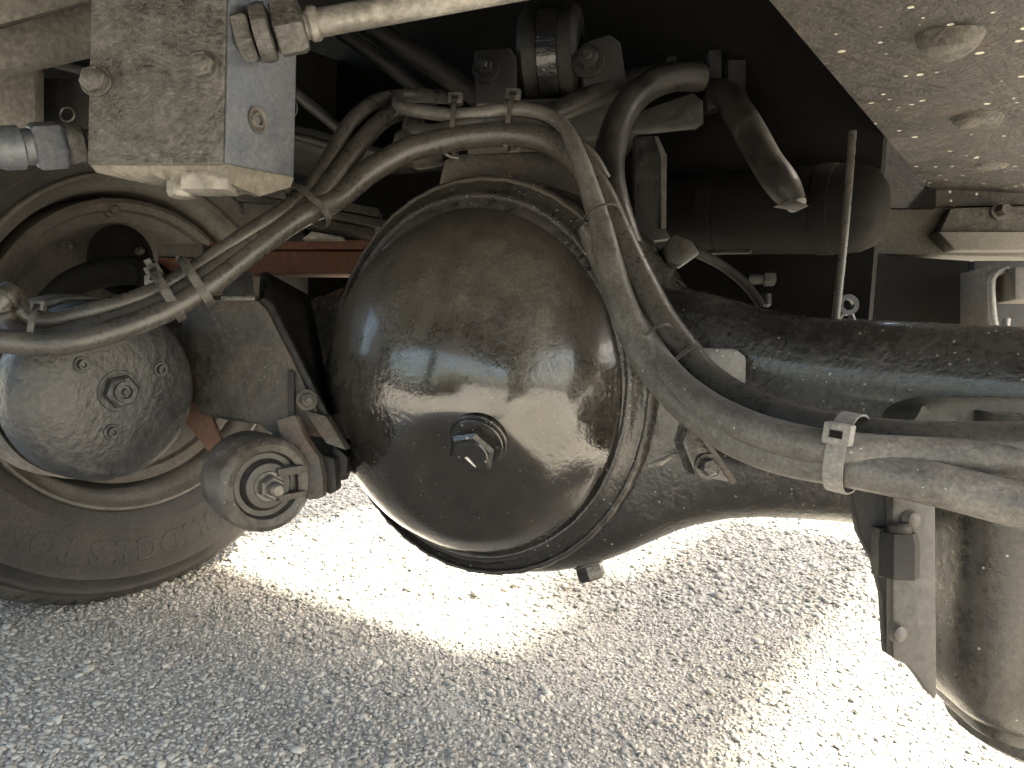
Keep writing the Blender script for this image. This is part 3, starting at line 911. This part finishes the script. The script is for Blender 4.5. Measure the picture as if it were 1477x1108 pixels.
# ------------------------------------------------------------------ hoses
def hose(name, label, pts, r, mat, group=None, seg=16, thick=None):
    pp = [P(*q) for q in pts]
    return single(name, label, 'hose', pp[0], tube(pp, r, seg), M[mat], group=group, angle=70)
HG = 'brake hoses tied in a bundle'
def build_hoses():
    # left bundle
    hose('brake_hose', 'topmost hose of the left bundle, arching over to the upper clip', [(6, 452, .80), (2, 436, .80), (10, 424, .81), (22, 428, .82), (30, 446, .82), (48, 462, .825), (80, 462, .83), (130, 450, .835), (190, 433, .85), (240, 412, .865), (300, 376, .88), (360, 335, .90), (410, 303, .93), (437, 281, .95), (468, 240, .98), (501, 183, 1.02), (530, 154, 1.06), (560, 141, 1.10), (600, 138, 1.14), (650, 141, 1.2)], .0098, 'hose', HG)
    hose('brake_hose', 'middle hose of the left bundle, looping back along the upper clip', [(14, 430, .815), (8, 446, .815), (12, 470, .815), (35, 486, .815), (80, 487, .82), (130, 474, .828), (190, 455, .845), (245, 431, .86), (300, 396, .875), (360, 352, .90), (410, 316, .93), (452, 290, .95), (490, 245, .98), (528, 197, 1.02), (560, 168, 1.06), (590, 160, 1.09), (600, 172, 1.085), (592, 182, 1.05), (600, 190, 1.03), (630, 192, 1.02), (660, 184, 1.01), (700, 178, 1.005), (738, 180, 1.0), (785, 190, .99), (826, 208, .985), (852, 232, .985), (870, 262, .985)], .0118, 'hose', HG)
    hose('brake_hose', 'shiny lowest hose of the left bundle, curving up beneath the clip', [(-60, 488, .78), (0, 492, .785), (54, 497, .795), (100, 494, .80), (150, 482, .815), (200, 465, .83), (250, 443, .85), (305, 409, .87), (360, 366, .895), (412, 326, .925), (450, 303, .945), (487, 285, .97), (535, 246, .99), (590, 216, 1.0), (637, 204, 1.005), (688, 196, 1.0), (740, 194, .99), (790, 204, .975), (830, 232, .955), (862, 272, .94), (884, 318, .925), (905, 366, .905), (930, 418, .885), (955, 465, .865), (985, 505, .845), (1012, 540, .82), (1060, 575, .785), (1120, 603, .745), (1180, 620, .715), (1222, 628, .695), (1300, 636, .665), (1400, 640, .635), (1520, 642, .60)], [.0122] * 8 + [.0128, .0135, .0145, .0150] + [.0155] * 7 + [.016, .0166, .0172, .0176] + [.018] * 10, 'hose', HG)
    hose('brake_hose', 'thin upper hose over the clip dropping down the right of the cover', [(576, 140, 1.10), (574, 148, 1.06), (582, 156, 1.04), (610, 161, 1.025), (655, 166, 1.01), (700, 163, 1.0), (738, 158, .995), (780, 163, .985), (812, 182, .965), (830, 216, .945), (848, 266, .93), (866, 322, .915), (878, 372, .895), (893, 428, .875), (918, 488, .85), (946, 535, .825), (985, 580, .79), (1035, 618, .755), (1090, 645, .72), (1150, 662, .69), (1215, 672, .66), (1290, 686, .635), (1380, 706, .61), (1540, 748, .58)], [.0085] * 2 + [.009] * 7 + [.0105, .0122, .014, .0155, .0165] + [.0175] * 10, 'hose_dry', HG)
    hose('brake_hose', 'hose hidden between the other two, right of the cover', [(852, 330, .935), (880, 400, .905), (910, 458, .875), (942, 510, .84), (975, 550, .80), (1020, 586, .76), (1080, 616, .715), (1145, 636, .68), (1210, 648, .655), (1300, 656, .64), (1420, 660, .62), (1520, 660, .60)], .0155, 'hose_dry', HG)
    # thick hoses upper right
    hose('rubber_hose', 'thick hose coming down from the strap plate behind the bundle', [(1010, 112, 1.16), (970, 112, 1.14), (930, 128, 1.12), (900, 160, 1.10), (884, 200, 1.07), (878, 246, 1.02), (886, 300, .98), (905, 360, .96)], .0205, 'hose_dark')
    hose('rubber_hose', 'thick hose lying across from the clip to the strap plate', [(770, 172, 1.12), (810, 160, 1.13), (850, 142, 1.14), (900, 122, 1.16), (950, 110, 1.18), (1010, 104, 1.2)], .0175, 'hose_dark')
    hose('sleeved_hose', 'dark sleeved hose slanting down below the forked bracket', [(1030, 128, 1.19), (1050, 140, 1.16), (1075, 178, 1.11), (1105, 232, 1.06), (1130, 268, 1.03), (1150, 296, 1.01)], [.016, .021, .022, .0215, .0215, .0125], 'hose_dark')
    # left loop end fitting
    f = Thing('loop_connector', 'small ribbed connector where the hoses loop at the left edge', 'connector', P(12, 430, .80))
    f.mesh('sleeve', tube([P(-8, 446, .795), P(4, 430, .80), P(18, 420, .81)], [.0115, .013, .011], 14), M['hose'])
    f.mesh('rib', band(P(4, 430, .80), P(18, 420, .81) - P(-8, 446, .795), RT, .0132, .0132, .004, .0015), M['tie'])
build_hoses()

def tie(label, px, py, d, dpx, dpy, dd, ra, rb, wd, mat='tie', head=(0, -1), hs=.011, tail=True, hp=None):
    c = P(px, py, d)
    ax = (P(px + dpx, py + dpy, d + dd) - c).normalized()
    up = (UP * -head[1] + RT * head[0])
    up = (up - ax * up.dot(ax)).normalized()
    t = Thing('cable_tie', label, 'cable tie', c, 'cable ties round the hoses')
    t.mesh('strap', band(c, ax, up, ra, rb, wd, .0016, 32), M[mat], angle=50)
    y = ax.cross(up)
    if y.dot(FW) > 0: y = -y
    h = c + up * (ra * .92 + .002) + y * (rb * .35)
    if hp: h = c + up * (ra * hp[0]) + y * (rb * hp[1] + .004)
    hd = t.mesh('head', join(box(h, up, ax, y, hs * 1.0, hs * 1.25, hs * .9)), M[mat], bevel=.0012)
    t.mesh('slot', box(h + y * hs * .44, up, ax, y, hs * .36, hs * .6, hs * .1), M['void'], parent=hd)
    if tail:
        t.mesh('tail', box(h + up * hs * .75 + y * .002, up, ax, y, hs * .7, wd * .7, .0014), M[mat])
def build_ties():
    tie('flat tie where the left bundle narrows below the upper clip', 444, 297, .94, 30, -24, .02, .031, .019, .008, head=(-.7, -.7))
    tie('inner of the two ties pinching the left hose bundle', 243, 427, .857, 50, -24, .012, .029, .018, .010, head=(-.45, -.9), hs=.013)
    tie('outer of the two ties pinching the left hose bundle, nearer the cover', 283, 407, .868, 50, -27, .012, .029, .018, .010, head=(-.45, -.9), hs=.007, tail=False)
    tie('tie by the loop at the left end of the bundle', 56, 476, .81, 40, 4, .004, .024, .018, .006, head=(-.1, -1), hs=.010, tail=False)
    tie('left of the two ties on the clip over the axle', 657, 183, 1.012, 40, 0, -.005, .034, .017, .006, head=(0, -1), hs=.014, tail=False)
    tie('right of the two ties on the clip over the axle', 736, 178, .998, 40, 4, -.005, .034, .017, .006, head=(0, -1), hs=.014, tail=False)
    tie('thin wire tie high on the right hoses', 871, 324, .925, 14, 40, -.02, .021, .034, .0025, head=(-1, .2), hs=.006, tail=False)
    tie('upper of the crossed ties on the hoses right of the cover', 950, 500, .857, 22, 36, -.02, .019, .036, .003, head=(1, -.3), hs=.006, tail=False)
    tie('lower of the crossed ties on the hoses right of the cover', 980, 535, .835, 40, 36, -.025, .032, .022, .0045, head=(-.5, .8), hs=.013, tail=False)
    tie('wide pale grey tie on the hoses over the axle tube', 1222, 653, .667, 60, 12, -.02, .0325, .0355, .0155, 'tie_grey', head=(0, -1), hs=.017, tail=False, hp=(.55, .86))
build_ties()

# ------------------------------------------------------------------ torque rod bush and the things above the axle
def build_top():
    d = 1.20
    t = Thing('torque_rod_bush', 'big black torque rod bush bolted above the axle', 'bush', P(795, 140, d))
    c = P(798, 84, d)
    ax = (RT * .95 - FW * .2).normalized()
    t.mesh('rubber_ring', lathe([(.03, -.044), (.066, -.044), (.073, -.036), (.070, -.02), (.070, .02), (.073, .036), (.066, .044), (.03, .044)], c, ax, 56), M['black'], angle=40)
    t.mesh('rod_eye', lathe([(.071, -.016), (.0745, -.014), (.0745, .014), (.071, .016)], c, ax, 56), M['housing'], angle=40)
    l = t.mesh('left_cheek', prism([P(684, 72, d - .06), P(737, 68, d - .06), P(746, 84, d - .06), P(746, 150, d - .06), P(686, 150, d - .06)], FW * .03), M['black'], bevel=.004)
    t.mesh('bolt', bolt_geo(P(701, 101, d - .061), -FW - RT * .15, .0135, .016, stud=.01), M['black'], parent=l)
    r = t.mesh('right_cheek', prism([P(838, 62, d - .07), P(880, 48, d - .07), P(896, 60, d - .07), P(906, 130, d - .06), P(842, 142, d - .07)], FW * .035), M['black'], bevel=.005)
    t.mesh('bolt', bolt_geo(P(849, 90, d - .071), -FW - RT * .2, .016, .02, stud=.01), M['black'], parent=r)
    t.mesh('seat', prism([P(680, 146, d - .04), P(910, 136, d - .04), P(920, 200, d), P(670, 205, d)], FW * .10), M['black'], bevel=.006)
    t.mesh('rod', tube([c + FW * .06, c + FW * .2 + UP * .02], .035, 20, smooth=False), M['void'])
    s = Thing('strap_plate', 'flat dusty strap plate beneath the thick hose', 'plate', P(950, 180, 1.12))
    s.mesh('plate', prism([P(905, 182, 1.11), P(930, 158, 1.12), P(1000, 134, 1.13), P(1014, 146, 1.13), P(1015, 178, 1.13), P(1004, 186, 1.13), P(916, 194, 1.11)], FW * .006), M['hose_dark'], bevel=.0015)
    g = Thing('side_plate', 'black plate with a bright edge hanging right of the axle', 'plate', P(945, 340, 1.08))
    g.mesh('plate', prism([P(915, 196, 1.10), P(945, 196, 1.10), P(960, 224, 1.10), P(960, 330, 1.08), P(968, 344, 1.08), P(915, 350, 1.08)], FW * .02), M['black'], bevel=.002)
    g.mesh('edge_strip', prism([P(943, 196, 1.096), P(949, 196, 1.096), P(962, 224, 1.096), P(961, 330, 1.076), P(953, 330, 1.076), P(953, 226, 1.096)], FW * .012), M['bracket'], bevel=.001)
    k = Thing('forked_bracket', 'upright forked bracket holding the sleeved hose', 'bracket', P(1045, 150, 1.2))
    for x0, x1, y0 in ((1023, 1041, 72), (1050, 1076, 86)):
        k.mesh('prong', prism([P(x0, y0, 1.2), P(x1, y0, 1.2), P(x1, 140, 1.2), P(x0, 140, 1.2)], FW * .02), M['hose_dark'], bevel=.002)
    k.mesh('base', prism([P(1018, 134, 1.195), P(1078, 132, 1.195), P(1072, 148, 1.195), P(1020, 158, 1.195)], FW * .03), M['hose_dark'], bevel=.003)
    k.mesh('tab', prism([P(964, 80, 1.21), P(976, 80, 1.21), P(976, 108, 1.21), P(964, 108, 1.21)], FW * .02), M['hose_dark'], bevel=.002)
    # tapering sleeve end
    single('sleeve_flap', 'torn end flap of the sleeved hose', 'flap', P(1145, 302, 1.0), prism([P(1118, 297, .995), P(1140, 286, .995), P(1168, 296, .995), P(1152, 303, .995)], FW * .01), M['hose_dark'], bevel=.002)
    # air tank
    c = P(1130, 300, 1.25)
    ax = a_
    e = P(1262, 300, 1.09)
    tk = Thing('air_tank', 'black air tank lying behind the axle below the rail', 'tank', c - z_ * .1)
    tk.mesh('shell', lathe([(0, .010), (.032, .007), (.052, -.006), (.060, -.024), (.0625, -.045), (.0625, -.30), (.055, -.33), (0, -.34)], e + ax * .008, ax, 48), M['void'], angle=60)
    for q in (-.07, -.235):
        tk.mesh('strap', lathe([(.0615, q - .012), (.0642, q - .011), (.0642, q + .011), (.0615, q + .012)], e + ax * .008, ax, 48), M['void'], angle=40)
    tk.mesh('seam', tube([P(1020, 364, 1.14), P(1083, 363, 1.11)], .0032, 8, smooth=False), M['hose_dark'])
    # thin rod and the split pin end
    rd = Thing('thin_rod', 'thin steel rod hanging in front of the air tank', 'rod', P(1205, 474, .97))
    rd.mesh('rod', tube([P(1230, 190, .99), P(1219, 330, .97), P(1204, 474, .97)], .0048, 12, sub=6), M['hose'])
    rd.mesh('eye', join(lathe([(.007, -.005), (.013, -.005), (.013, .005), (.007, .005), (.007, -.005)], P(1222, 440, .99), -FW, 20), tube([P(1216, 450, .99), P(1208, 462, .99), P(1206, 480, .99)], .004, 8), tube([P(1226, 450, .99), P(1236, 478, .99)], .004, 8, smooth=False)), M['hose_dark'])
    # small block on the axle shoulder with a cable
    sb = Thing('cable_lug', 'small pale block on the axle shoulder with a cable', 'lug', P(982, 380, 1.05))
    sb.mesh('block', prism([P(955, 358, 1.04), P(972, 338, 1.04), P(1000, 348, 1.04), P(1010, 366, 1.04), P(984, 384, 1.03), P(962, 378, 1.03)], FW * .03), M['hose'], bevel=.004)
    sb.mesh('cable', tube([P(1000, 362, 1.06), P(1040, 382, 1.10), P(1075, 410, 1.12), P(1098, 440, 1.13)], .007, 10), M['void'])
    # glimmers far behind
    single('air_fitting', 'small dull air fitting in the dark behind the axle', 'fitting', P(1090, 402, 1.2), join(disc(P(1078, 402, 1.2), RT, .009, .03), hexnut(P(1100, 402, 1.2), RT, .012, .018), disc(P(1106, 424, 1.2), -UP, .007, .02)), M['black'])
    # rods in the dark behind the left hoses
    single('brake_rod', 'dark rod slanting behind the hoses, left of the torque rod bush', 'rod', P(560, 100, 1.4), tube([P(470, 30, 1.4), P(560, 95, 1.4), P(630, 150, 1.42)], .013, 12, smooth=False), M['black'])
    single('brake_rod', 'thicker dark rod above the other, left of the torque rod bush', 'rod', P(600, 80, 1.42), tube([P(520, 30, 1.42), P(600, 80, 1.42), P(690, 140, 1.44)], .02, 12, smooth=False), M['black'])
    single('brake_rod', 'thin rod slanting down right beside the valve block', 'rod', P(440, 150, 1.1), tube([P(420, 130, 1.1), P(500, 195, 1.12)], .008, 12, smooth=False), M['hose_dark'])
    single('brake_rod', 'thin nearly level rod below the slanting one beside the valve block', 'rod', P(440, 195, 1.15), tube([P(400, 190, 1.15), P(520, 222, 1.17)], .007, 12, smooth=False), M['hose_dark'])
    # clamp ring behind the hose loop
    single('hose_saddle', 'dusty saddle piece behind the hoses left of the clip', 'saddle', P(590, 200, 1.12), prism([P(564, 215, 1.12), P(568, 190, 1.12), P(590, 180, 1.12), P(640, 190, 1.12), P(640, 232, 1.12), P(600, 240, 1.12)], FW * .03), M['bracket'], bevel=.006)
build_top()

def build_left_mid():
    d = 1.30
    t = Thing('rusty_crossbar', 'rusty red crossbar behind the left hose bundle', 'crossbar', P(380, 390, d))
    t.mesh('bar', prism([P(228, 362, 1.26), P(560, 362, 1.36), P(560, 396, 1.36), P(228, 392, 1.26)], FW * .05), M['rust'], bevel=.004)
    t.mesh('upper_bar', prism([P(300, 350, 1.28), P(560, 345, 1.36), P(560, 359, 1.36), P(300, 360, 1.28)], FW * .05), M['rust'], bevel=.003)
    t.mesh('end_block', prism([P(225, 352, 1.24), P(292, 350, 1.24), P(294, 372, 1.24), P(226, 370, 1.24)], FW * .03), M['drum'], bevel=.004)
    t.mesh('end_plate', prism([P(226, 371, 1.238), P(292, 373, 1.238), P(292, 394, 1.238), P(228, 391, 1.238)], FW * .03), M['rust'], bevel=.003)
    l = Thing('leaf_spring', 'crusted leaf spring ends beneath the valve block', 'leaf spring', P(420, 320, 1.25))
    for i, (x0, x1, y0, y1) in enumerate(((338, 545, 262, 300), (340, 560, 276, 318), (344, 540, 292, 330))):
        e = 1.22 + i * .004
        l.mesh('leaf', prism([P(x0, y0, e), P(x1, y1, e + .08), P(x1, y1 + 13, e + .08), P(x0, y0 + 13, e)], FW * .05), M['bracket'], bevel=.002)
    l.mesh('end_clip', prism([P(350, 292, 1.20), P(400, 296, 1.20), P(404, 326, 1.20), P(354, 330, 1.20)], FW * .03), M['bracket'], bevel=.003)
    single('small_pad', 'small pale square pad poking out above the hose bundle', 'pad', P(222, 408, 1.0), box(P(223, 406, .95), RT, UP, FW, .017, .013, .02), M['glint'], bevel=.002)
    single('pale_shim', 'thin pale wedge shim above the rusty crossbar', 'shim', P(460, 341, 1.22), prism([P(436, 345, 1.22), P(450, 334, 1.22), P(494, 342, 1.24), P(494, 345, 1.24)], FW * .02), M['pipe'])
    single('slack_adjuster', 'dark slack adjuster arm in front of the brake drum', 'brake arm', P(160, 400, 1.2), join(tube([P(70, 440, 1.2), P(100, 412, 1.2), P(140, 396, 1.2), P(190, 390, 1.2), P(225, 400, 1.2), P(250, 430, 1.2)], [.02, .021, .022, .022, .021, .02], 16), disc(P(190, 394, 1.185), -FW, .014, .01)), M['void'])
build_left_mid()

# ------------------------------------------------------------------ housing at the lower right
def build_pod():
    d = .70
    t = Thing('spring_seat_housing', 'dusty dark steel housing with bolted flange at the lower right', 'housing', P(1400, 1060, d))
    u_ = V((RT.x, RT.y, 0)).normalized()
    v_ = V((FW.x, FW.y, 0)).normalized()
    c = P(1590, 860, .775)
    zb = .205
    rows = [(zb, .80), (zb + .003, .815), (zb + .012, .82), (zb + .014, .85), (zb + .022, .90), (zb + .036, .945), (zb + .056, .975), (zb + .082, .99), (zb + .11, 1.0), (.39, 1.0), (.47, .99), (.51, .98)]
    vs_, fs, seg = [], [], 72
    for z, k in rows:
        for q in range(seg):
            an = 2 * math.pi * q / seg
            cx, sx = math.cos(an), math.sin(an)
            hx = .168 * k if cx < 0 else .14 * k
            vs_.append(V((c.x, c.y, z)) + u_ * hx * math.copysign(abs(cx) ** .5, cx) + v_ * .095 * k * math.copysign(abs(sx) ** .5, sx))
    for r in range(len(rows) - 1):
        for q in range(seg):
            q2 = (q + 1) % seg
            fs.append((r * seg + q, r * seg + q2, (r + 1) * seg + q2, (r + 1) * seg + q))
    fs += [tuple(range(seg)), tuple(range((len(rows) - 1) * seg, len(rows) * seg))]
    t.mesh('body', (vs_, fs), M['pod'], angle=40)
    t.mesh('base_cap', lathe([(0, -.020), (.092, -.020), (.10, -.014), (.10, 0)], V((c.x, c.y, zb + .002)) - u_ * .03, z_, 60), M['bracket'], angle=40)
    e = .685
    fl = t.mesh('flange', prism([P(1288, 716, e), P(1350, 722, e), P(1352, 1012, e), P(1338, 998, e), P(1330, 985, e), P(1312, 962, e), P(1288, 950, e)], FW * .014), M['pod_flange'], bevel=.003)
    bk = t.mesh('back_plate', prism([P(1226, 700, e + .03), P(1300, 706, e + .016), P(1300, 955, e + .016), P(1279, 944, e + .02), P(1274, 860, e + .02), P(1262, 812, e + .025), P(1240, 770, e + .03)], FW * .012), M['black'], bevel=.002)
    o = P(1284, 794, e + .012)
    t.mesh('nut', join(hexnut(o - FW * .016 - UP * .019, UP, .0165, .038, .35), disc(o - FW * .016 + UP * .019, UP, .010, .008, 16), box(o - FW * .004, RT, UP, FW, .030, .042, .016)), M['black'], parent=bk)
    for px, py in ((1312, 749, ), (1292, 912)):
        t.mesh('bolt', lathe([(0, .008), (.004, .0078), (.0065, .006), (.0075, .002), (.0085, 0)], P(px, py, e), -FW + RT * .3, 20, fn=lambda r, h, k, an: (r, h)), M['pod_flange'], parent=fl)
build_pod()
